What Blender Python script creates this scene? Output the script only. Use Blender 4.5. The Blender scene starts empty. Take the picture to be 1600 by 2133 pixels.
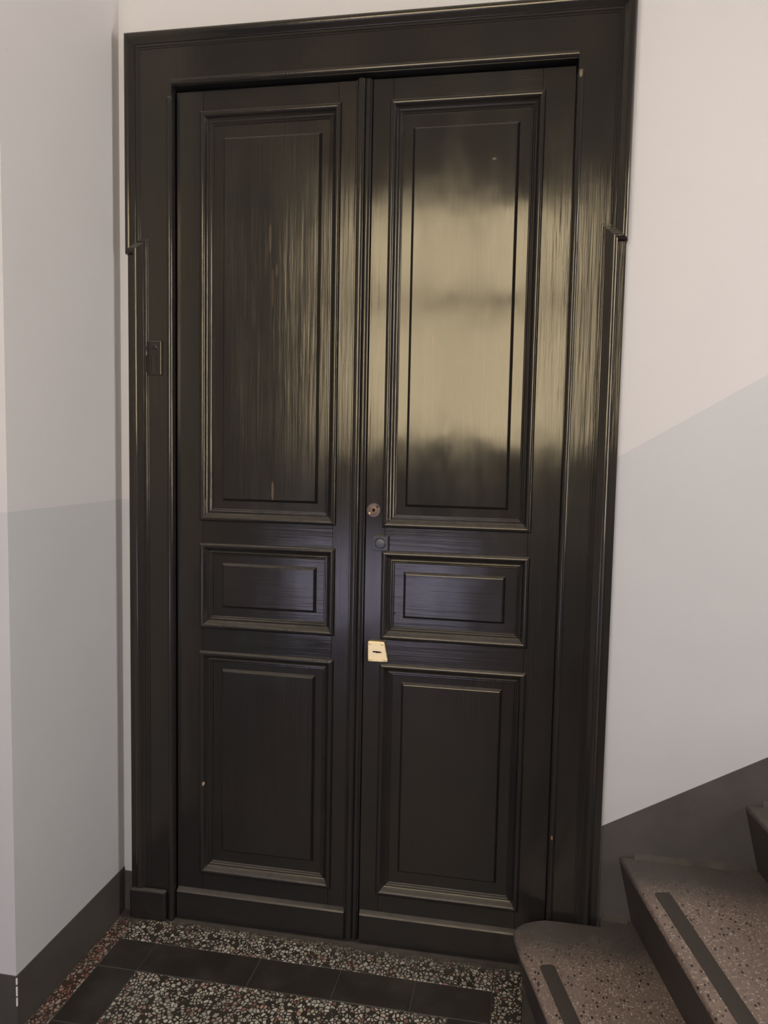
import bpy, bmesh, math, random
from mathutils import Vector, Matrix
random.seed(7)
scene = bpy.context.scene
C = scene.collection

# ------------------------------------------------------------------ camera, world, light, exposure
cam_d = bpy.data.cameras.new('camera')
cam_d.sensor_fit = 'HORIZONTAL'; cam_d.sensor_width = 36.0
cam_d.lens = 36.0 * 1640.0 / 1600.0
cam_d.clip_start = 0.02
cam = bpy.data.objects.new('camera', cam_d); C.objects.link(cam)
cam.location = (0.47656, -2.1832, 1.45749)
cam.rotation_euler = (math.pi/2 - 0.08065, -0.01953, 0.18574)
scene.camera = cam

world = bpy.data.worlds.new('world'); scene.world = world; world.use_nodes = True
world.node_tree.nodes['Background'].inputs[0].default_value = (0.75, 0.85, 1.0, 1)
world.node_tree.nodes['Background'].inputs[1].default_value = 1.0

scene.view_settings.view_transform = 'Standard'
scene.view_settings.look = 'None'
scene.view_settings.gamma = 1.0
scene.view_settings.use_curve_mapping = False
scene.view_settings.exposure = 0.04

UPPER_PANE = ((1.0, 0.91, 0.77), 10.3)      # daylight through the frosted stair window
LOWER_PANE = ((0.60, 0.64, 1.25), 3.9)
SIDE_FILL = ((1.0, 0.97, 0.95), 15.5)       # unseen glowing window added to brighten the left wall

# ------------------------------------------------------------------ material helpers
class NT:
    def __init__(s, name):
        s.m = bpy.data.materials.new(name); s.m.use_nodes = True
        s.t = s.m.node_tree; s.b = s.t.nodes['Principled BSDF']; s.pos = None
    def n(s, kind, **kw):
        nd = s.t.nodes.new('ShaderNode' + kind)
        for k, v in kw.items(): setattr(nd, k, v)
        return nd
    def l(s, a, b): s.t.links.new(a, b)
    def P(s):
        if s.pos is None: s.pos = s.n('NewGeometry').outputs['Position']
        return s.pos
    def val(s, sock, v):
        if hasattr(v, 'is_output') or isinstance(v, bpy.types.NodeSocket): s.l(v, sock)
        else: sock.default_value = v
    def math(s, op, a, b=0.0, c=None, clamp=False):
        nd = s.n('Math', operation=op); nd.use_clamp = clamp
        s.val(nd.inputs[0], a); s.val(nd.inputs[1], b)
        if c is not None: s.val(nd.inputs[2], c)
        return nd.outputs[0]
    def map(s, scale, rot=(0,0,0), loc=(0,0,0), vec=None):
        nd = s.n('Mapping'); s.l(vec or s.P(), nd.inputs[0])
        nd.inputs['Scale'].default_value = scale; nd.inputs['Rotation'].default_value = rot; nd.inputs['Location'].default_value = loc
        return nd.outputs[0]
    def noise(s, vec, scale=1.0, detail=3.0, rough=0.5, out=0, dist=0.0):
        nd = s.n('TexNoise'); s.l(vec, nd.inputs['Vector']); nd.inputs['Scale'].default_value = scale
        nd.inputs['Detail'].default_value = detail; nd.inputs['Roughness'].default_value = rough; nd.inputs['Distortion'].default_value = dist
        return nd.outputs[out]
    def voro(s, vec, scale, feature='F1', rnd=1.0):
        nd = s.n('TexVoronoi', feature=feature); s.l(vec, nd.inputs['Vector']); nd.inputs['Scale'].default_value = scale
        nd.inputs['Randomness'].default_value = rnd
        return nd
    def ramp(s, fac, stops, interp='LINEAR'):
        nd = s.n('ValToRGB'); nd.color_ramp.interpolation = interp
        e = nd.color_ramp.elements
        while len(e) < len(stops): e.new(0.5)
        for k, (p, c) in enumerate(stops):
            e[k].position = p; e[k].color = (c[0], c[1], c[2], 1) if hasattr(c, '__len__') else (c, c, c, 1)
        s.l(fac, nd.inputs[0]); return nd.outputs[0]
    def mix(s, fac, a, b):
        nd = s.n('Mix', data_type='RGBA')
        s.val(nd.inputs['Factor'], fac)
        for sock, v in ((nd.inputs[6], a), (nd.inputs[7], b)):
            if isinstance(v, (tuple, list)): sock.default_value = (v[0], v[1], v[2], 1)
            else: s.l(v, sock)
        return nd.outputs[2]
    def bump(s, h, strength, dist, nrm=None):
        nd = s.n('Bump'); nd.inputs['Strength'].default_value = strength; nd.inputs['Distance'].default_value = dist
        s.l(h, nd.inputs['Height'])
        if nrm: s.l(nrm, nd.inputs['Normal'])
        s.l(nd.outputs[0], s.b.inputs['Normal']); return nd.outputs[0]
    def xyz(s):
        nd = s.n('SeparateXYZ'); s.l(s.P(), nd.inputs[0]); return nd.outputs
    def set(s, **kw):
        for k, v in kw.items():
            sock = s.b.inputs[k.replace('_', ' ')]
            if isinstance(v, tuple) and len(v) == 3: v = (*v, 1)
            s.val(sock, v)
        return s

def lacquer(name, horiz=False, rough=0.14, base=(0.0135, 0.0138, 0.0150), wear=1.0):
    """old dark varnish with brush marks along the grain, chips and settled dust"""
    t = NT(name)
    sc = (4.0, 60.0, 150.0) if horiz else (150.0, 60.0, 4.0)
    g1 = t.noise(t.map(sc), 1.0, 4.0, 0.55)
    sc2 = (1.2, 8.0, 22.0) if horiz else (22.0, 8.0, 1.2)
    g2 = t.noise(t.map(sc2), 1.0, 3.0, 0.5)
    blot = t.noise(t.P(), 3.2, 3.0, 0.55)
    h = t.math('ADD', t.math('MULTIPLY', g1, t.ramp(blot, [(0.35, 0.15), (0.65, 0.7)])), t.math('MULTIPLY', g2, 0.9))
    g3 = t.noise(t.map((6.0, 30.0, 85.0) if horiz else (85.0, 30.0, 6.0), loc=(0.7, 0.2, 5.0)), 1.0, 2.0, 0.6)
    h = t.math('ADD', h, t.math('MULTIPLY', g3, t.ramp(t.noise(t.map((6, 6, 2.2), loc=(9, 2, 4)), 1.0, 2.0), [(0.40, 0.0), (0.62, 0.3 if horiz else 0.45)])))
    warp = t.noise(t.map((5.0, 5.0, 3.4), loc=(3.1, 0, 1.7)), 1.0, 2.0, 0.5)
    h = t.math('ADD', h, t.math('MULTIPLY', warp, 2.2))
    t.bump(h, 0.45, 0.0017)
    col = t.mix(t.ramp(blot, [(0.3, 0.0), (0.7, 1.0)]), base, (base[0]*1.45, base[1]*1.2, base[2]*1.05))
    # tiny chips through to bare wood and plaster coloured primer
    ch = t.noise(t.map((38, 38, 26)), 1.0, 2.0, 0.6)
    chip = t.ramp(ch, [(0.815, 0.0), (0.825, 1.0)])
    col = t.mix(t.math('MULTIPLY', chip, 0.6*wear), col, (0.17, 0.10, 0.06))
    # dust on ledges that face up
    nz = t.n('SeparateXYZ'); geo = t.n('NewGeometry'); t.l(geo.outputs['True Normal'], nz.inputs[0])
    zz = t.xyz()[2]
    up = t.math('MULTIPLY', t.ramp(nz.outputs[2], [(0.25, 0.0), (0.6, 1.0)]), t.ramp(t.noise(t.P(), 60.0, 3.0, 0.6), [(0.3, 0.45), (0.7, 0.85)]))
    col = t.mix(up, col, (0.085, 0.077, 0.070))
    r = t.math('ADD', t.math('MULTIPLY', t.ramp(t.noise(t.map((9, 9, 3)), 1.0, 4.0, 0.6), [(0.3, 0.0), (0.75, 1.0)]), 0.12), rough - 0.04)
    r = t.math('ADD', r, t.math('MULTIPLY', up, 0.7))
    r = t.math('ADD', r, t.math('MULTIPLY', chip, 0.3))
    t.set(Base_Color=col, Roughness=r, IOR=1.5)
    t.b.inputs['Specular Tint'].default_value = (1.0, 0.875, 0.62, 1)
    return t

LQ = lacquer('dark_lacquer')
LQH = lacquer('dark_lacquer_horizontal', True)
LQ_DULL = lacquer('dull_dark_lacquer', rough=0.17)
LQM = lacquer('dark_lacquer_moulding', rough=0.15, wear=1.0)

def panel_mat(name, marks, rough):
    return add_marks(lacquer(name, rough=rough), marks)
def add_marks(t, marks):
    """scuffs and chips of their own shape (x, z, half width, half height, colour)"""
    col_in = t.b.inputs['Base Color']; col = col_in.links[0].from_socket
    x, y, z = t.xyz()
    wob = t.math('MULTIPLY', t.math('SUBTRACT', t.noise(t.map((60, 60, 25)), 1.0, 3.0, 0.6), 0.5), 1.6)
    for mx, mz, hw, hh, mc in marks:
        dx = t.math('DIVIDE', t.math('SUBTRACT', x, mx), hw); dz = t.math('DIVIDE', t.math('SUBTRACT', z, mz), hh)
        d = t.math('ADD', t.math('ADD', t.math('MULTIPLY', dx, dx), t.math('MULTIPLY', dz, dz)), wob)
        f = t.ramp(d, [(0.75, 1.0), (1.0, 0.0)])
        col = t.mix(f, col, mc)
    t.l(col, col_in)
    return t
LQ_LEFT = panel_mat('dark_lacquer_left_panel', [(-0.275, 2.045, .005, .04, (0.06, 0.042, 0.033)), (-0.266, 1.91, .004, .06, (0.055, 0.036, 0.028)),
      (-0.262, 1.33, .004, .03, (0.10, 0.075, 0.05)), (-0.255, 1.955, .003, .02, (0.055, 0.042, 0.036))], 0.18)
add_marks(LQM, [(.566, .393, .003, .006, (0.30, 0.13, 0.05)), (-.470, .433, .003, .006, (0.32, 0.25, 0.17)), (.566, 2.425, .004, .010, (0.16, 0.13, 0.09))])
LQ_RIGHT = panel_mat('dark_lacquer_right_panel', [(0.197, 1.757, .004, .014, (0.03, 0.014, 0.008)), (0.350, 2.235, .006, .003, (0.12, 0.1, 0.08))], 0.115)

def plaster(name, upper, lower, mode):
    t = NT(name); x, y, z = t.xyz()
    if mode == 'level': line = 1.29
    else:   # follows the stairs on the right of the door, level on the left
        line = t.math('ADD', 1.29, t.math('MULTIPLY', t.math('GREATER_THAN', x, 0.0), t.math('ADD', 0.159, t.math('MULTIPLY', t.math('SUBTRACT', x, 0.705), 0.603))))
    wob = t.math('MULTIPLY', t.math('SUBTRACT', t.noise(t.P(), 9.0, 2.0), 0.5), 0.004)
    f = t.math('LESS_THAN', t.math('ADD', z, wob), line)
    n = t.noise(t.P(), 2.0, 4.0, 0.6)
    u = t.mix(t.ramp(n, [(0.3, 0.0), (0.7, 1.0)]), upper, tuple(c*0.965 for c in upper))
    lo = t.mix(t.ramp(n, [(0.3, 0.0), (0.7, 1.0)]), lower, tuple(c*0.95 for c in lower))
    speck = t.ramp(t.noise(t.P(), 55.0, 1.0), [(0.80, 0.0), (0.82, 1.0)])
    c = t.mix(f, u, lo); c = t.mix(t.math('MULTIPLY', speck, 0.25), c, (0.35, 0.33, 0.32))
    t.bump(t.noise(t.P(), 160.0, 3.0, 0.6), 0.12, 0.0015)
    return t.set(Base_Color=c, Roughness=0.62)
UP, LO = (0.565, 0.54, 0.535), (0.49, 0.485, 0.49)
M_WALL_BACK = plaster('painted_plaster_back', UP, LO, 'stair')
M_WALL = plaster('painted_plaster', UP, LO, 'level')
t = NT('ceiling_paint'); t.bump(t.noise(t.P(), 120.0), 0.1, 0.001); M_CEIL = t.set(Base_Color=(0.74, 0.72, 0.68), Roughness=0.8)

t = NT('dark_skirting_paint')
n = t.noise(t.P(), 6.0, 4.0, 0.6)
t.bump(t.noise(t.P(), 140.0), 0.15, 0.001)
M_SKIRT = t.set(Base_Color=t.ramp(n, [(0.3, (0.052, 0.046, 0.043)), (0.7, (0.075, 0.066, 0.060))]), Roughness=0.5)
t = NT('bare_plaster'); M_CHIP = t.set(Base_Color=(0.7, 0.68, 0.64), Roughness=0.9)

def terrazzo(name, matrix, chips, scale, edge, drop, dirt_line=False):
    t = NT(name)
    wv = t.n('TexNoise'); t.l(t.P(), wv.inputs['Vector']); wv.inputs['Scale'].default_value = 70.0
    mp = t.n('VectorMath', operation='MULTIPLY_ADD'); t.l(wv.outputs['Color'], mp.inputs[0]); mp.inputs[1].default_value = (0.006,)*3; t.l(t.P(), mp.inputs[2])
    sq = t.n('Mapping'); t.l(mp.outputs[0], sq.inputs[0]); sq.inputs['Scale'].default_value = (1.0, 0.8, 1.0)
    v = sq.outputs[0]
    e = t.voro(v, scale, 'DISTANCE_TO_EDGE').outputs['Distance']
    cell = t.voro(v, scale, 'F1').outputs['Color']
    sp = t.n('SeparateXYZ'); t.l(cell, sp.inputs[0])
    th = t.math('ADD', edge, t.math('MULTIPLY', sp.outputs[1], 0.12))
    isch = t.math('MULTIPLY', t.math('GREATER_THAN', e, th), t.math('GREATER_THAN', sp.outputs[2], drop))
    col = t.ramp(sp.outputs[0], chips, 'CONSTANT')
    dirt = t.noise(t.P(), 5.0, 4.0, 0.6)
    c = t.mix(isch, matrix, col)
    c = t.mix(t.ramp(dirt, [(0.45, 0.0), (0.75, 0.55)]), c, (0.05, 0.042, 0.034))
    # trodden-in dirt along the foot of the door
    yy = t.xyz()[1]
    ed = t.math('ADD', t.math('MULTIPLY', yy, 9.0), t.math('MULTIPLY', t.noise(t.P(), 16.0, 4.0, 0.65), 1.3))
    c = t.mix(t.ramp(ed, [(0.02, 0.0), (0.40, 0.9)]), c, (0.062, 0.052, 0.043))
    t.bump(isch, 0.15, 0.0006)
    return t.set(Base_Color=c, Roughness=0.55)
CH = [(0.0, (0.36, 0.33, 0.28)), (0.25, (0.46, 0.43, 0.37)), (0.55, (0.31, 0.295, 0.25)), (0.80, (0.36, 0.23, 0.19)), (0.89, (0.22, 0.10, 0.08)), (0.94, (0.40, 0.35, 0.24))]
M_TERR = terrazzo('terrazzo_tile', (0.026, 0.021, 0.016), CH, 98.0, 0.085, 0.10)
CHR = [(0.0, (0.30, 0.25, 0.20)), (0.25, (0.34, 0.26, 0.22)), (0.5, (0.26, 0.22, 0.18)), (0.66, (0.30, 0.17, 0.14)), (0.84, (0.20, 0.08, 0.06))]
M_TERR_RED = terrazzo('terrazzo_reddish_tile', (0.045, 0.024, 0.018), CHR, 92.0, 0.085, 0.10)
t = NT('dark_tile')
spk = t.ramp(t.noise(t.P(), 110.0, 1.0), [(0.76, 0.0), (0.78, 1.0)])
sm = t.ramp(t.noise(t.P(), 7.0, 5.0, 0.65), [(0.45, 0.0), (0.75, 1.0)])
c = t.mix(sm, (0.019, 0.015, 0.012), (0.045, 0.039, 0.034)); c = t.mix(t.math('MULTIPLY', spk, 0.5), c, (0.20, 0.18, 0.15))
M_DARK = t.set(Base_Color=c, Roughness=0.5)
t = NT('mortar'); t.bump(t.noise(t.P(), 150.0), 0.4, 0.002)
M_MORTAR = t.set(Base_Color=t.ramp(t.noise(t.P(), 22.0, 4.0), [(0.3, (0.045, 0.037, 0.030)), (0.7, (0.068, 0.057, 0.048))]), Roughness=0.9)

t = NT('step_terrazzo')
v1 = t.voro(t.map((1, 0.55, 1)), 125.0, 'F1'); s1 = t.n('SeparateXYZ'); t.l(v1.outputs['Color'], s1.inputs[0])
inn = t.math('LESS_THAN', v1.outputs['Distance'], 0.36)
blk = t.math('MULTIPLY', inn, t.math('GREATER_THAN', s1.outputs[0], 0.82))
v2 = t.voro(t.P(), 190.0, 'F1'); s2 = t.n('SeparateXYZ'); t.l(v2.outputs['Color'], s2.inputs[0])
wht = t.math('MULTIPLY', t.math('LESS_THAN', v2.outputs['Distance'], 0.42), t.math('GREATER_THAN', s2.outputs[0], 0.80))
v3 = t.ramp(s2.outputs[1], [(0.0, (0.15, 0.108, 0.088)), (0.5, (0.185, 0.137, 0.112)), (1.0, (0.22, 0.165, 0.138))])
x, y, z = t.xyz()
c = t.mix(t.math('MULTIPLY', wht, 0.8), v3, (0.46, 0.39, 0.33)); c = t.mix(t.math('MULTIPLY', blk, 0.95), c, (0.016, 0.013, 0.012))
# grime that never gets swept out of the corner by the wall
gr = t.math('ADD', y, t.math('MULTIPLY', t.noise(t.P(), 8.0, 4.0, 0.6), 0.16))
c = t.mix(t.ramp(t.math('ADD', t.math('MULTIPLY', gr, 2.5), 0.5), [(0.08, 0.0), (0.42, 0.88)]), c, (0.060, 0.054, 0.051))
t.bump(t.noise(t.P(), 130.0), 0.12, 0.001)
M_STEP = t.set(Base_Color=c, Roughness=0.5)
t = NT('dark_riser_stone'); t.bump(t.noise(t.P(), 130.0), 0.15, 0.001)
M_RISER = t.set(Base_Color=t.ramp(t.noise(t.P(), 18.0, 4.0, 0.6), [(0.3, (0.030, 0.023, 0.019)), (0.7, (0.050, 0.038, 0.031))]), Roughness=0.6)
t = NT('grip_tape'); t.bump(t.noise(t.P(), 900.0, 1.0), 0.3, 0.0005)
M_GRIP = t.set(Base_Color=(0.036, 0.027, 0.021), Roughness=0.85)

t = NT('brass'); t.bump(t.noise(t.map((30, 30, 400)), 1.0), 0.06, 0.0005)
M_BRASS = t.set(Base_Color=(0.95, 0.76, 0.39), Metallic=0.72, Roughness=0.42)
t = NT('brass_edge'); M_BRASS2 = t.set(Base_Color=(0.60, 0.45, 0.20), Metallic=0.9, Roughness=0.35)
t = NT('rusty_iron')
t.bump(t.noise(t.P(), 260.0, 4.0), 0.3, 0.001)
M_RUST = t.set(Base_Color=t.ramp(t.noise(t.P(), 130.0, 4.0), [(0.35, (0.075, 0.05, 0.042)), (0.65, (0.13, 0.09, 0.078))]), Metallic=0.15, Roughness=0.48)
t = NT('orange_rust'); M_ORANGE = t.set(Base_Color=(0.30, 0.14, 0.045), Roughness=0.6)
t = NT('black_iron'); t.bump(t.noise(t.P(), 300.0), 0.1, 0.0006); M_IRON = t.set(Base_Color=(0.022, 0.020, 0.021), Roughness=0.34)
t = NT('dull_bakelite'); M_BUTTON = t.set(Base_Color=(0.05, 0.052, 0.058), Roughness=0.4)
t = NT('dark_hole'); M_HOLE = t.set(Base_Color=(0.004, 0.003, 0.003), Roughness=0.9)
t = NT('white_window_paint'); M_WIN = t.set(Base_Color=(0.72, 0.70, 0.66), Roughness=0.45)
def pane(name, ce):
    t = NT(name); t.set(Base_Color=(0.8, 0.8, 0.8), Roughness=0.4)
    n = t.noise(t.P(), 1.6, 2.0)
    t.b.inputs['Emission Color'].default_value = (*ce[0], 1)
    t.l(t.math('MULTIPLY', t.ramp(n, [(0.3, 0.92), (0.7, 1.0)]), ce[1]), t.b.inputs['Emission Strength'])
    return t
M_PANE_U = pane('frosted_pane_warm', UPPER_PANE); M_PANE_L = pane('frosted_pane_cool', LOWER_PANE); M_PANE_FILL = pane('fill_pane_side', SIDE_FILL)

# ------------------------------------------------------------------ mesh helpers
def mesh_obj(name, verts, faces, mat, parent=None, smooth=None, bevel=None, recalc=True):
    me = bpy.data.meshes.new(name); me.from_pydata([tuple(v) for v in verts], [], faces)
    if recalc:
        bm = bmesh.new(); bm.from_mesh(me); bmesh.ops.recalc_face_normals(bm, faces=bm.faces); bm.to_mesh(me); bm.free()
    me.materials.append(mat.m)
    o = bpy.data.objects.new(name, me); C.objects.link(o)
    if parent: o.parent = parent
    if smooth is not None:
        me.polygons.foreach_set('use_smooth', [True]*len(me.polygons)); me.set_sharp_from_angle(angle=math.radians(smooth))
    if bevel:
        b = o.modifiers.new('bevel', 'BEVEL'); b.width = bevel; b.segments = 2; b.limit_method = 'ANGLE'
    return o
def boxes(bs):
    V, F = [], []
    for (x0, x1, y0, y1, z0, z1) in bs:
        k = len(V)
        V += [(x, y, z) for x in (x0, x1) for y in (y0, y1) for z in (z0, z1)]
        F += [tuple(k+i for i in f) for f in ((0,1,3,2),(4,6,7,5),(0,4,5,1),(2,3,7,6),(0,2,6,4),(1,5,7,3))]
    return V, F
def box(name, x0, x1, y0, y1, z0, z1, mat, parent=None, bevel=None):
    return mesh_obj(name, *boxes([(x0, x1, y0, y1, z0, z1)]), mat, parent, bevel=bevel)
def prism_xz(name, pts, y0, y1, mat, parent=None, bevel=None, smooth=None):
    """polygon in x,z pushed from y0 (front) to y1 (back)"""
    n = len(pts); V = [(x, y0, z) for x, z in pts] + [(x, y1, z) for x, z in pts]
    F = [tuple(range(n)), tuple(range(2*n-1, n-1, -1))] + [(i, (i+1) % n, n+(i+1) % n, n+i) for i in range(n)]
    return mesh_obj(name, V, F, mat, parent, smooth, bevel)
def sweep(name, path, prof, mat, y=0.0, closed=False, parent=None, smooth=35, cap=True):
    """profile (inset to the right of travel, height towards the viewer) swept along an x,z path with mitred corners"""
    n = len(path); rings = []
    for i in range(n):
        p = Vector(path[i])
        a = Vector(path[i]) - Vector(path[i-1]) if (closed or i > 0) else None
        b = Vector(path[(i+1) % n]) - p if (closed or i < n-1) else None
        rt = lambda d: Vector((d.y, -d.x)).normalized()
        if a is None: m = rt(b)
        elif b is None: m = rt(a)
        else:
            na, nb = rt(a), rt(b); m = (na + nb) / (1 + na.dot(nb))
        rings.append([(p.x + m.x*d, y - h, p.y + m.y*d) for d, h in prof])
    k = len(prof); V = []; F = []
    for i in range(n if closed else n-1):       # every run keeps its own vertices so the mitres stay crisp
        j = (i+1) % n; o0 = len(V); V += rings[i] + rings[j]
        for q in range(k-1): F.append((o0+q, o0+k+q, o0+k+q+1, o0+q+1))
        if cap and not closed:
            if i == 0: F.append(tuple(o0+q for q in range(k)))
            if j == n-1: F.append(tuple(o0+k+q for q in range(k-1, -1, -1)))
    o = mesh_obj(name, V, F, mat, parent, recalc=False)
    me = o.data
    me.polygons.foreach_set('use_smooth', [True]*len(me.polygons)); me.set_sharp_from_angle(angle=math.radians(smooth))
    return o
def disc(name, cx, cz, r, y0, y1, mat, parent=None, n=40, round_edge=0.0):
    """solid disc facing the viewer with an optional rounded rim"""
    prof = [(r, y1), (r, y0+round_edge)]
    if round_edge: prof += [(r-round_edge*(1-math.cos(a)), y0+round_edge*(1-math.sin(a))) for a in (math.pi/6, math.pi/3, math.pi/2)]
    V, F = [], []
    for rr, yy in prof:
        V += [(cx+rr*math.cos(2*math.pi*i/n), yy, cz+rr*math.sin(2*math.pi*i/n)) for i in range(n)]
    for q in range(len(prof)-1):
        F += [(q*n+i, q*n+(i+1) % n, (q+1)*n+(i+1) % n, (q+1)*n+i) for i in range(n)]
    F += [tuple(range(n)), tuple((len(prof)-1)*n+i for i in range(n))]
    return mesh_obj(name, V, F, mat, parent, smooth=40)
def ring(name, cx, cz, r, w, y0, h, mat, parent=None, n=40):
    pr = [(-w, 0), (-w*.7, h*.75), (0, h), (w*.7, h*.75), (w, 0)]
    V, F = [], []; k = len(pr)
    for i in range(n):
        a = 2*math.pi*i/n
        V += [(cx+(r+d)*math.cos(a), y0-hh, cz+(r+d)*math.sin(a)) for d, hh in pr]
    for i in range(n):
        j = (i+1) % n
        F += [(i*k+q, i*k+q+1, j*k+q+1, j*k+q) for q in range(k-1)]
    return mesh_obj(name, V, F, mat, parent, smooth=60)
def empty(name, loc=(0, 0, 0)):
    o = bpy.data.objects.new(name, None); C.objects.link(o); o.empty_display_size = 0.1
    return o
def tag(o, label, cat=None, group=None, kind=None):
    o['label'] = label
    if cat: o['category'] = cat
    if group: o['group'] = group
    if kind: o['kind'] = kind
    return o

# ------------------------------------------------------------------ the room shell
XC = -0.735                # corner beside the door
YP = -0.528                # end of the short left wall
YB = -3.4                  # wall behind the camera
CEIL = 4.6
XL, XR = -2.4, 2.6
OPX, OPZ = 0.575, 2.48     # door opening in the wall
wall_back = mesh_obj('wall_back', *boxes([(XC, -OPX, 0, .25, 0, CEIL), (OPX, XR, 0, .25, 0, CEIL), (-OPX, OPX, 0, .25, OPZ, CEIL)]), M_WALL_BACK)
tag(wall_back, 'cream wall around the black door, pale grey dado rising with the stairs', 'wall', kind='structure')
wall_left = mesh_obj('wall_left', *boxes([(XL-.2, XC, YP, .25, 0, CEIL)]), M_WALL)
tag(wall_left, 'short cream and blue-grey painted wall left of the door', 'wall', kind='structure')
wall_far = mesh_obj('wall_far_left', *boxes([(XL-.2, XL, YB, YP, 0, CEIL)]), M_WALL)
tag(wall_far, 'painted side wall of the landing outside the picture, far left', 'wall', kind='structure')
SY0, SY1, SZ0, SZ1 = -.80, -.12, .98, 2.90
wall_right = mesh_obj('wall_right', *boxes([(XR, XR+.2, YB, .25, 0, SZ0), (XR, XR+.2, YB, .25, SZ1, CEIL), (XR, XR+.2, YB, SY0, SZ0, SZ1), (XR, XR+.2, SY1, .25, SZ0, SZ1)]), M_WALL)
tag(wall_right, 'painted wall at the far right end of the stair hall', 'wall', kind='structure')
UX0, UX1, UZ0, UZ1, UT = -1.02, 0.87, 1.46, 3.22, 2.50
LX0, LX1, LZ0, LZ1 = -1.35, 0.10, 0.06, 0.82
wall_rear = mesh_obj('wall_rear', *boxes([(XL, XR, YB-.3, YB, UZ1, CEIL), (XL, UX0, YB-.3, YB, UZ0, UZ1), (UX1, XR, YB-.3, YB, UZ0, UZ1),
     (XL, XR, YB-.3, YB, LZ1, UZ0), (XL, LX0, YB-.3, YB, LZ0, LZ1), (LX1, XR, YB-.3, YB, LZ0, LZ1), (XL, XR, YB-.3, YB, 0, LZ0)]), M_WALL)
tag(wall_rear, 'painted wall with stair windows facing the black door', 'wall', kind='structure')
ceiling = box('ceiling', XL-.2, XR+.2, YB-.3, .25, CEIL, CEIL+.15, M_CEIL)
tag(ceiling, 'pale painted ceiling of the stair hall', 'ceiling', kind='structure')

def window(name, x0, x1, z0, z1, rows, cols, mat, label):
    w = empty(name); tag(w, label, 'window', kind='structure')
    y0, y1 = YB-.16, YB-.09; fw = .055
    mesh_obj('window_frame', *boxes([(x0, x0+fw, y0, y1, z0, z1), (x1-fw, x1, y0, y1, z0, z1), (x0+fw, x1-fw, y0, y1, z0, z0+fw), (x0+fw, x1-fw, y0, y1, z1-fw, z1)]), M_WIN, w)
    zs = [z0+fw] + rows + [z1-fw]; xs = [x0+fw] + cols + [x1-fw]
    for r in rows: box('transom', x0+fw, x1-fw, y0, y1, r-.05, r+.05, M_WIN, w)
    for i in range(len(zs)-1):
        za = zs[i] + (.05 if i else 0); zb = zs[i+1] - (.05 if i < len(zs)-2 else 0)
        for c in cols: box('mullion', c-.018, c+.018, y0, y1, za, zb, M_WIN, w)
        for j in range(len(xs)-1):
            xa = xs[j] + (.018 if j else 0); xb = xs[j+1] - (.018 if j < len(xs)-2 else 0)
            box('pane', xa, xb, y0+.02, y0+.028, za, zb, mat, w)
    box('window_sill', x0, x1, y1, YB+.05, z0-.03, z0, M_WIN, w)
    return w
window('window_1', UX0, UX1, UZ0, UZ1, [UT], [(UX0+UX1)/2], M_PANE_U, 'tall frosted stair window with warm daylight, mirrored in the right door leaf')
window('window_2', LX0, LX1, LZ0, LZ1, [], [-.62], M_PANE_L, 'low frosted stair window with cool daylight under the tall window')

w3 = empty('fill_window'); tag(w3, 'added glowing window out of view at the far right, brightens the left wall', 'window', kind='structure')  # added side light shaped as a window, lifts the short left wall
xa, xb, fw = XR+.08, XR+.14, .055
mesh_obj('window_frame', *boxes([(xa, xb, SY0, SY0+fw, SZ0, SZ1), (xa, xb, SY1-fw, SY1, SZ0, SZ1), (xa, xb, SY0+fw, SY1-fw, SZ0, SZ0+fw), (xa, xb, SY0+fw, SY1-fw, SZ1-fw, SZ1)]), M_WIN, w3)
zm = (SZ0+SZ1)/2
box('transom', xa, xb, SY0+fw, SY1-fw, zm-.03, zm+.03, M_WIN, w3)
for za, zb in ((SZ0+fw, zm-.03), (zm+.03, SZ1-fw)): box('pane', xb-.03, xb-.02, SY0+fw, SY1-fw, za, zb, M_PANE_FILL, w3)
box('window_sill', XR-.05, xa, SY0, SY1, SZ0-.03, SZ0, M_WIN, w3)

# ------------------------------------------------------------------ painted skirtings
def skirt(name, V, F, label):
    return tag(mesh_obj(name, V, F, M_SKIRT), label, 'skirting', kind='structure')
bl = skirt('baseboard_left', *boxes([(XC, XC+.003, YP-.003, -.003, 0, .138)]), 'dark painted skirting band on the short wall left of the door')
skirt('baseboard_back', *boxes([(XC, -.7, -.003, 0, 0, .125)]), 'sliver of dark skirting between wall corner and door casing')
skirt('baseboard_front', *boxes([(XL, XC, YP-.003, YP, 0, .138)]), 'dark skirting band on the bright wall face at the left edge')
for za, zb in ((.118, .134), (.088, .112), (.062, .083)):
    mesh_obj('bare_plaster_chip', *boxes([(XC+.0015, XC+.0042, YP-.0042, YP-.0008, za, zb)]), M_CHIP, bl)
s0 = .424; k = .564
pts = [(.70, 0.0), (2.58, 0.0), (2.58, s0+k*(2.58-.696)), (.70, s0+k*.004)]
o = prism_xz('baseboard_right', pts, -.003, 0.0, M_SKIRT)
tag(o, 'dark charcoal dado on the right wall sloping up along the stairs', 'skirting', kind='structure')

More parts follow.
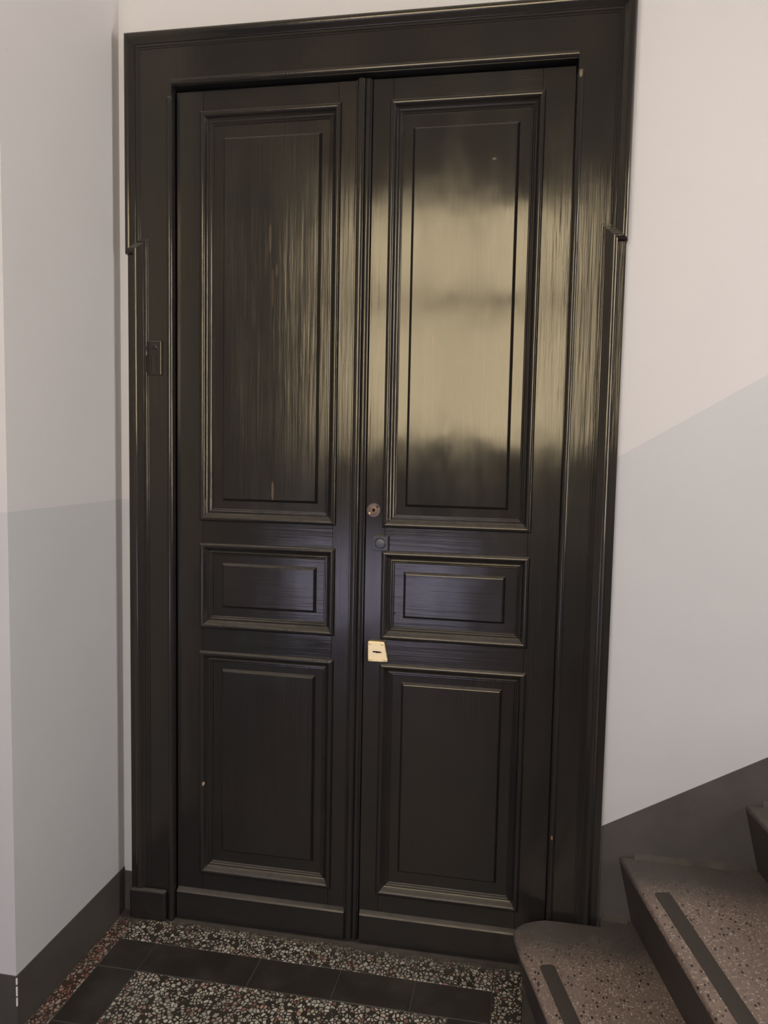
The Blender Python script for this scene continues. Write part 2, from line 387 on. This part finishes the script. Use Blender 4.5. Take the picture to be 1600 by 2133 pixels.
# ------------------------------------------------------------------ floor of tiles
floor = box('floor', XL, XR, YB, 0.25, -.15, -.0015, M_MORTAR)
tag(floor, 'terrazzo tiled floor with dark border bands in front of the door', 'floor', kind='structure')
def tile(name, x0, x1, y0, y1, mat):
    g = .0008; dz = random.uniform(-.0008, .0006)
    o = box(name, x0+g, x1-g, y0+g, y1-g, -.02, dz, mat, floor)
    b = o.modifiers.new('bevel', 'BEVEL'); b.width = .0015; b.segments = 1
    return o
XB = [-.728, -.672, -.555]           # left: terrazzo strip, dark strip, field
YEND = -3.38
bx = [-.672, -.459, -.241, -.017, .203, .418]
for a, b in zip(bx[:-1], bx[1:]): tile('terrazzo_tile', a, b, -.141, -.032, M_TERR)
dx_ = [-.555, -.236, .0, .210, .420]
for a, b in zip(dx_[:-1], dx_[1:]): tile('dark_tile', a, b, -.266, -.141, M_DARK)
tile('dark_tile', -.672, -.555, -.266, -.141, M_DARK)
ys = [-.04]
while ys[-1] > YEND+.1: ys.append(max(ys[-1]-.2175, YEND))
for a, b in zip(ys[:-1], ys[1:]):
    tile('terrazzo_tile', -.728, -.672, b, a, M_TERR_RED)
ys = [-.266]
while ys[-1] > YEND+.1: ys.append(max(ys[-1]-.2175, YEND))
fx = [-.555, -.3375, -.120, .0975, .312]
for a, b in zip(ys[:-1], ys[1:]):
    tile('dark_tile', -.672, -.555, b, a, M_DARK)
    for c, d in zip(fx[:-1], fx[1:]): tile('terrazzo_tile', c, d, b, a, M_TERR)
    tile('dark_tile', .312, .420, b, a, M_DARK)
ys = [-.04]
while ys[-1] > YEND+.1: ys.append(max(ys[-1]-.2175, YEND))
for a, b in zip(ys[:-1], ys[1:]):
    tile('terrazzo_tile', .420, .500 if a > -1.2 else .62, b, a, M_TERR)

# ------------------------------------------------------------------ stairs
stairs = empty('staircase'); tag(stairs, 'worn brown terrazzo stone stairs climbing right of the door', 'stairs')
def rnd_poly(name, top, zt, zb, under, mat, parent):
    """stone step: top outline, softened nosing, riser leaning back underneath"""
    n = len(top); cx = sum(p[0] for p in top)/n; cy = sum(p[1] for p in top)/n
    rings = []
    def inset(e, sh):
        out = []
        for i in range(n):
            p0, p1, p2 = Vector(top[i-1]), Vector(top[i]), Vector(top[(i+1) % n])
            a = (p1-p0).normalized(); b = (p2-p1).normalized()
            na, nb = Vector((a.y, -a.x)), Vector((b.y, -b.x))
            m = (na+nb)/(1+max(-.5, na.dot(nb)))
            q = p1 - m*e*under[i][0]
            out.append((q.x + sh*under[i][1], q.y))
        return out
    h = zt-zb
    for e, sh, z in ((.006, 0, zt), (.002, 0, zt-.0025), (0, 0, zt-.007), (0, .0015, zt-.014), (0, .040, zb)):
        rings.append([(x, y, z) for x, y in inset(e, sh)])
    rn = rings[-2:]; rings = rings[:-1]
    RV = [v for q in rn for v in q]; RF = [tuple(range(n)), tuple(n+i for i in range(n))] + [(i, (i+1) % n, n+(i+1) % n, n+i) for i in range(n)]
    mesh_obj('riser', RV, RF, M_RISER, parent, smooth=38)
    V = [v for r in rings for v in r]; F = [tuple(range(n)), tuple((len(rings)-1)*n+i for i in range(n))]
    for q in range(len(rings)-1):
        F += [(q*n+i, q*n+(i+1) % n, (q+1)*n+(i+1) % n, (q+1)*n+i) for i in range(n)]
    o = mesh_obj(name, V, F, mat, parent, smooth=38)
    return o
Z1, Z2, Z3 = .163, .348, .528
YE = -1.15
# step 1: nose left, rounded end beside the door leaf (counter-clockwise seen from above)
t1 = [(.705, -.047), (.60, -.047), (.556, -.047), (.525, -.055), (.498, -.070), (.478, -.094), (.4705, -.122), (.473, -.150), (.490, -.216), (.516, -.300), (.560, -.455), (.745, YE),
      (1.1, YE), (1.1, -.004), (.705, -.004)]
u1 = [(0, 0), (0, 0), (.3, .3), (.8, .7), (1, .8), (1, .9), (1, 1), (1, 1), (1, 1), (1, 1), (1, 1), (1, 1), (0, 0), (0, 0), (0, 0)]
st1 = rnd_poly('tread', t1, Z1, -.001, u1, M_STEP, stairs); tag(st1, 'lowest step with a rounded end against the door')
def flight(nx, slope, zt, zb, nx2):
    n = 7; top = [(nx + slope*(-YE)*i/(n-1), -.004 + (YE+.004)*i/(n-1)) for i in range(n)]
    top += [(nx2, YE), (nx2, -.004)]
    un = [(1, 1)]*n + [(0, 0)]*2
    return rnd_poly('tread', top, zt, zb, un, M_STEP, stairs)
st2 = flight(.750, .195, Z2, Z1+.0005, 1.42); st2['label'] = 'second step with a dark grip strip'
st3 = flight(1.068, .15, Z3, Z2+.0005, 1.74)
st4 = flight(1.388, .12, .708, Z3+.0005, 2.06)
st5 = flight(1.708, .10, .888, .7085, 2.59)
def grip(pa, pb, w, z, step):
    pa, pb = Vector(pa), Vector(pb); d = (pb-pa).normalized(); nr = Vector((-d.y, d.x))*w/2
    r = .008; P = []
    for c, dd in ((pa, -1), (pb, 1)):
        s = [c - nr*dd*-1, c + nr*dd*-1]
        a, b = (c+nr, c-nr) if dd < 0 else (c-nr, c+nr)
        P += [a - d*dd*r, a + (b-a).normalized()*r*.3 - d*dd*r*.3, a + (b-a).normalized()*r, b - (b-a).normalized()*r, b - (b-a).normalized()*r*.3 - d*dd*r*.3, b - d*dd*r]
    n = len(P); V = [(p.x, p.y, z+.0014) for p in P] + [(p.x, p.y, z-.001) for p in P]
    F = [tuple(range(n)), tuple(range(2*n-1, n-1, -1))] + [(i, (i+1) % n, n+(i+1) % n, n+i) for i in range(n)]
    o = mesh_obj('anti_slip_strip', V, F, M_GRIP, step); return o
grip((.556, -.243), (.770, -1.02), .038, Z1, st1)
grip((.837, -.170), (1.018, -1.04), .040, Z2, st2)
for nx, sl, z, st in ((1.068, .15, Z3, st3), (1.388, .12, .708, st4), (1.708, .10, .888, st5)):
    grip((nx+.085+sl*.17, -.17), (nx+.085+sl*1.04, -1.04), .040, z, st)
# cement fillet where the treads meet the wall
for xa, xb, z in ((.79, 1.09, Z2), (1.11, 1.41, Z3), (.71, .78, Z1)):
    V = []; F = []; n = 12
    for i in range(n+1):
        x = xa+(xb-xa)*i/n; hgt = .011+.005*random.random(); dp = .013+.006*random.random()
        V += [(x, -.0031, z-.001), (x, -.0031, z+hgt), (x, -.003-dp*.45, z+hgt*.42), (x, -.003-dp, z-.001)]
    for i in range(n): F += [(i*4+q, i*4+q+1, i*4+5+q, i*4+4+q) for q in range(3)]
    mesh_obj('cement_fillet', V, F, M_MORTAR, stairs, smooth=60)

# ------------------------------------------------------------------ door casing
casing = empty('trim_1'); tag(casing, 'dark lacquered door casing with stepped ears and moulded edge', 'door frame', kind='structure')
YF = -.024     # face of the casing boards
for s in (-1, 1):
    xs_ = sorted((s*.697, s*.561))
    box('side_board', xs_[0], xs_[1], YF, .12, 0.0, 2.466, LQ, casing)
box('head_board', -.697, .697, YF, .12, 2.466, 2.610, LQ, casing)
mp = [(0, -.026), (0, .004), (.0012, .0105), (.0035, .0155), (.007, .0188), (.011, .0200), (.015, .0193), (.019, .0170), (.023, .0135), (.0265, .0100), (.0295, .0075), (.0315, .0066), (.0325, .0040), (.0350, .0040), (.0362, .0052), (.0385, .0052), (.0400, .0036), (.0405, .0020), (.0438, .0020), (.045, .0005), (.045, -.002)]
path = [(-.677, .100), (-.677, 2.003), (-.7005, 2.003), (-.7005, 2.6145), (.7005, 2.6145), (.7005, 2.003), (.677, 2.003), (.677, .001)]
sweep('edge_moulding', path, mp, LQM, y=YF, parent=casing, smooth=40)
# roll moulding round the opening; the side beads stop short of the head
hb = [(0, -.001), (.000, .003), (.003, .0075), (.008, .009), (.013, .0075), (.0165, .003), (.0175, -.004), (.018, -.020)]
sweep('head_bead', [(-.5605, 2.484), (.5605, 2.484)], hb, LQM, y=YF, parent=casing, smooth=60)
def side_bead(s):
    n = 9; prof = [(.5755 - .018*i/(n-1), .0075*math.sin(math.pi*i/(n-1))**.7 if 0 < i < n-1 else 0) for i in range(n)] + [(.5575, -.016)]
    zs_ = [0.0, 2.40, 2.420, 2.432, 2.438]; fac = [1, 1, .85, .45, 0]
    V, F = [], []; k_ = len(prof)
    for z, f in zip(zs_, fac):
        V += [(s*x if f > 0 else s*max(x, .5605), YF-.0006-h*f, z) for x, h in prof]
    for i in range(len(zs_)-1): F += [(i*k_+q, i*k_+q+1, (i+1)*k_+q+1, (i+1)*k_+q) for q in range(k_-1)]
    return mesh_obj('side_bead', V, F, LQM, casing, smooth=50)
side_bead(-1); side_bead(1)
# plinth block at the foot of the left side
pl = prism_xz('plinth_block', [(-.6965, 0), (-.6965, .084), (-.690, .094), (-.640, .096), (-.5775, .096), (-.5775, 0)], YF-.019, YF-.0005, LQ, casing, bevel=.007)
box('plinth_groove_bead', -.6385, -.6345, YF-.0205, YF-.018, .004, .034, LQM, casing, bevel=.001)
# stop behind the leaves so nothing shows through the gap
box('door_stop', -.5605, .5605, .062, .10, 0.0, 2.464, LQ, casing)

# ------------------------------------------------------------------ door leaves
LEAF_Y = 0.0
RAILS = [2.401, 1.234, 1.168, .912, .843, .149]     # moulding edges: top of panel, bottom of panel ...
FLDS = [(2.331, 1.294), (1.109, .974), (.788, .218)]
pm = [(0, -.003), (0, .0035), (.0015, .0068), (.0045, .0092), (.0085, .0098), (.0125, .0085), (.0150, .0045), (.0165, .0005), (.0185, -.0035), (.0215, -.0065), (.0245, -.0078), (.0260, -.0058), (.0285, -.0055), (.0305, -.0075), (.0320, -.0100), (.0340, -.0098), (.0360, -.0115), (.0365, -.0160)]
def leaf(name, x0, x1, pa, pb, fa, fb, mat_panel, mat_stile, label, zt=2.457):
    d = empty(name); tag(d, label, 'door', kind='structure')
    ov = .008; th = .045; g = .0007
    for a, b in ((x0, pa+ov), (pb-ov, x1)):
        box('stile', a, b, LEAF_Y, LEAF_Y+th, .004, zt, mat_stile, d, bevel=.0004)
    for (za, zb) in ((RAILS[0]-ov, zt), (RAILS[2]-ov, RAILS[1]+ov), (RAILS[4]-ov, RAILS[3]+ov), (.004, RAILS[5]+ov)):
        box('rail', pa+ov+g, pb-ov-g, LEAF_Y+.0003, LEAF_Y+th, za, zb, LQH, d, bevel=.0004)
    for i in range(3):
        zt_, zb_ = RAILS[2*i], RAILS[2*i+1]
        # panel: sunk margin, shallow bevel, raised field
        prof = [(0, -.014), (.0002, -.0140), (.0012, -.0122), (.0068, -.0052), (.0082, -.0048)]
        f1, f0 = FLDS[i]
        rects = [((pa+.012, pb-.012, zb_+.012, zt_-.012), -.014)]
        for dd, hh in prof: rects.append(((fa+dd, fb-dd, f0+dd, f1-dd), hh))
        V, F = [], []
        for (a, b, c, e), hh in rects:
            V += [(a, LEAF_Y-hh, c), (b, LEAF_Y-hh, c), (b, LEAF_Y-hh, e), (a, LEAF_Y-hh, e)]
        for q in range(len(rects)-1): F += [(q*4+j, q*4+(j+1) % 4, (q+1)*4+(j+1) % 4, (q+1)*4+j) for j in range(4)]
        F.append(tuple((len(rects)-1)*4+j for j in range(4)))
        kk = len(V); a, b, c, e = rects[0][0]
        V += [(a, .032, c), (b, .032, c), (b, .032, e), (a, .032, e)]
        F += [(j, (j+1) % 4, kk+(j+1) % 4, kk+j) for j in range(4)] + [(kk, kk+1, kk+2, kk+3)]
        mesh_obj('panel', V, F, LQH if i == 1 else mat_panel, d)
        sweep('panel_moulding', [(pa, zb_), (pa, zt_), (pb, zt_), (pb, zb_)], pm, LQM, y=LEAF_Y, closed=True, parent=d, smooth=40)
    return d
def kick(d, x0, x1):
    prof = [(.003, 0), (.003, -.0150), (.086, -.0150), (.0905, -.0125), (.0945, -.006), (.0965, 0)]   # z, y
    V = [(x, LEAF_Y+y, z) for x in (x0, x1) for z, y in prof]; n = len(prof)
    F = [tuple(range(n)), tuple(range(2*n-1, n-1, -1))] + [(i, (i+1) % n, n+(i+1) % n, n+i) for i in range(n)]
    return mesh_obj('kick_board', V, F, LQH, d, smooth=25)
d1 = leaf('door_1', -.5555, -.0165, -.4835, -.070, -.419, -.128, LQ_LEFT, LQ_DULL, 'left dark lacquered door leaf with three raised panels')
kick(d1, -.553, -.0255)
d2 = leaf('door_2', .0185, .5555, .066, .4805, .128, .416, LQ_RIGHT, LQ, 'right dark lacquered door leaf with brass lock and glossy window reflection')
kick(d2, .0215, .553)
# strip covering the meeting edges
ap = [(-.0285, 0), (-.0285, .0045), (-.0265, .0065), (-.0235, .0065), (-.0225, .0045), (-.0215, .0120), (-.0190, .0150), (-.012, .0172), (-.005, .0150), (-.0025, .0120), (-.0015, .0075), (.0, .0105), (.003, .0125), (.008, .0125), (.0115, .0105), (.0130, .0060), (.0150, .0060), (.0165, .003), (.0165, -.003)]
n = len(ap); V = [(x, LEAF_Y-.0005-h, z) for z in (.006, 2.456) for x, h in ap]
F = [(i, i+1, n+i+1, n+i) for i in range(n-1)] + [tuple(range(n)), tuple(range(2*n-1, n-1, -1)), (0, n-1, 2*n-1, n)]
tag(mesh_obj('meeting_strip', V, F, LQM, d1, smooth=35), 'narrow moulded strip covering the gap between the leaves')

# hardware on the right leaf
ros = disc('lock_rosette', .041, 1.282, .0205, LEAF_Y-.0045, LEAF_Y+.001, M_RUST, d2, round_edge=.0015); tag(ros, 'round rusty lock rosette')
ring('rosette_rim', .041, 1.282, .0182, .0012, LEAF_Y-.0043, .0008, M_RUST, ros)
ring('keyhole_ring', .0405, 1.2825, .0068, .0018, LEAF_Y-.0045, .0015, M_ORANGE, ros, n=24)
disc('keyhole', .0405, 1.2825, .0052, LEAF_Y-.0052, LEAF_Y-.003, M_HOLE, ros, n=20)
disc('screw_hole', .0515, 1.2925, .0028, LEAF_Y-.0050, LEAF_Y-.003, M_HOLE, ros, n=16)
disc('screw', .0290, 1.2735, .0030, LEAF_Y-.0062, LEAF_Y-.003, M_BRASS2, ros, n=16, round_edge=.001)
pz0, pz1, px0, px1 = 1.1685, 1.2105, .0405, .0855
pb_ = box('viewer_plate', px0, px1, LEAF_Y-.0125, LEAF_Y+.0005, pz0, pz1, M_IRON, d2, bevel=.0011); tag(pb_, 'small square black plate with a round button')
disc('button', (px0+px1)/2, (pz0+pz1)/2, .0138, LEAF_Y-.0165, LEAF_Y-.0115, M_BUTTON, pb_, round_edge=.002)
ring('button_rim', (px0+px1)/2, (pz0+pz1)/2, .0150, .0014, LEAF_Y-.0124, .0022, M_IRON, pb_)
for sx in (px0+.0065, px1-.0065):
    for sz in (pz0+.0065, pz1-.0065): disc('screw', sx, sz, .0030, LEAF_Y-.0138, LEAF_Y-.012, M_BUTTON, pb_, n=14, round_edge=.0007)
bp = [(.0325, .9065), (.0795, .9060), (.0905, .8495), (.0335, .8480)]
def rounded(P, r, k_=4):
    out = []; n = len(P)
    for i in range(n):
        p0, p1, p2 = Vector(P[i-1]), Vector(P[i]), Vector(P[(i+1) % n])
        a = p1 + (p0-p1).normalized()*r; b = p1 + (p2-p1).normalized()*r
        for j in range(k_+1):
            u = j/k_; out.append(tuple((1-u)**2*a + 2*u*(1-u)*p1 + u*u*b))
    return out
br = prism_xz('brass_lock_plate', rounded(bp, .004), LEAF_Y-.0105, LEAF_Y-.0005, M_BRASS, d2, bevel=.0009); tag(br, 'slanted brass lock plate with key slot and four screws')
yb = LEAF_Y-.0105
prism_xz('key_slot', [(.0468, .8790), (.0565, .8788), (.0590, .8796), (.0615, .8788), (.0716, .8780), (.0716, .8744), (.0615, .8742), (.0590, .8733), (.0565, .8744), (.0468, .8752)], yb-.0004, yb+.001, M_HOLE, br)
for sx, sz in ((.0385, .9005), (.0740, .9000), (.0395, .8545), (.0840, .8550)):
    sc_ = disc('screw', sx, sz, .0036, yb-.0009, yb+.0005, M_BRASS, br, n=20, round_edge=.0006)
    ring('screw_rim', sx, sz, .0038, .0005, yb-.0001, .0003, M_BRASS2, br, n=20)
    box('screw_slot', sx-.0022, sx+.0022, yb-.0013, yb-.0006, sz-.0004, sz+.0004, M_BRASS2, br)
prism_xz('maker_tab', rounded([(.0468, .8572), (.0752, .8568), (.0756, .8492), (.0465, .8490)], .0015), yb-.0011, yb+.0005, M_BRASS, br, bevel=.0003)
sweep('tab_outline', [(.0462, .8490), (.0462, .8578), (.0758, .8574), (.0762, .8490)], [(0, -.0005), (0, .0006), (.0007, .0006), (.0007, -.0005)], M_BRASS2, y=yb, parent=br)
# old nail holes and screws around the middle panel
for sx, sz, yy in ((.0975, 1.082, .0137), (.0975, 1.064, .0137), (.0935, .987, .0135), (.1045, .9865, .0135), (.0925, .823, .0139)):
    disc('nail_head', sx, sz, .0021, yy-.0012, yy+.003, M_HOLE, d2, n=12, round_edge=.0006)

# ------------------------------------------------------------------ bell plate on the left of the casing
bell = empty('doorbell_plate'); tag(bell, 'small painted-over bell plate with slot on the left door casing', 'bell plate')
bx0, bx1, bz0, bz1 = -.6275, -.5905, 1.657, 1.7555
yb2 = YF
sweep('backplate', [(bx0, bz0), (bx0, bz1), (bx1, bz1), (bx1, bz0)], [(0, -.0002), (0, .0040), (.0020, .0052), (.0040, .0052)], LQM, y=yb2, closed=True, parent=bell)
box('face', bx0+.0038, bx1-.0038, yb2-.0050, yb2-.0001, bz0+.0038, bz1-.0038, LQ, bell)
disc('screw', (bx0+bx1)/2-.003, bz1-.018, .0078, yb2-.0082, yb2-.0049, LQM, bell, n=24, round_edge=.002)
disc('screw_hole', (bx0+bx1)/2-.004, bz1-.021, .0052, yb2-.0085, yb2-.006, M_HOLE, bell, n=20)
sweep('slot_frame', [(-.6225, 1.668), (-.6225, 1.716), (-.6045, 1.716), (-.6045, 1.668)], [(0, -.0002), (0, .0030), (.0022, .0030), (.0028, -.0002)], LQM, y=yb2-.0050, closed=True, parent=bell)
box('slot', -.6200, -.6070, yb2-.0054, yb2-.004, 1.6705, 1.7135, LQ, bell)
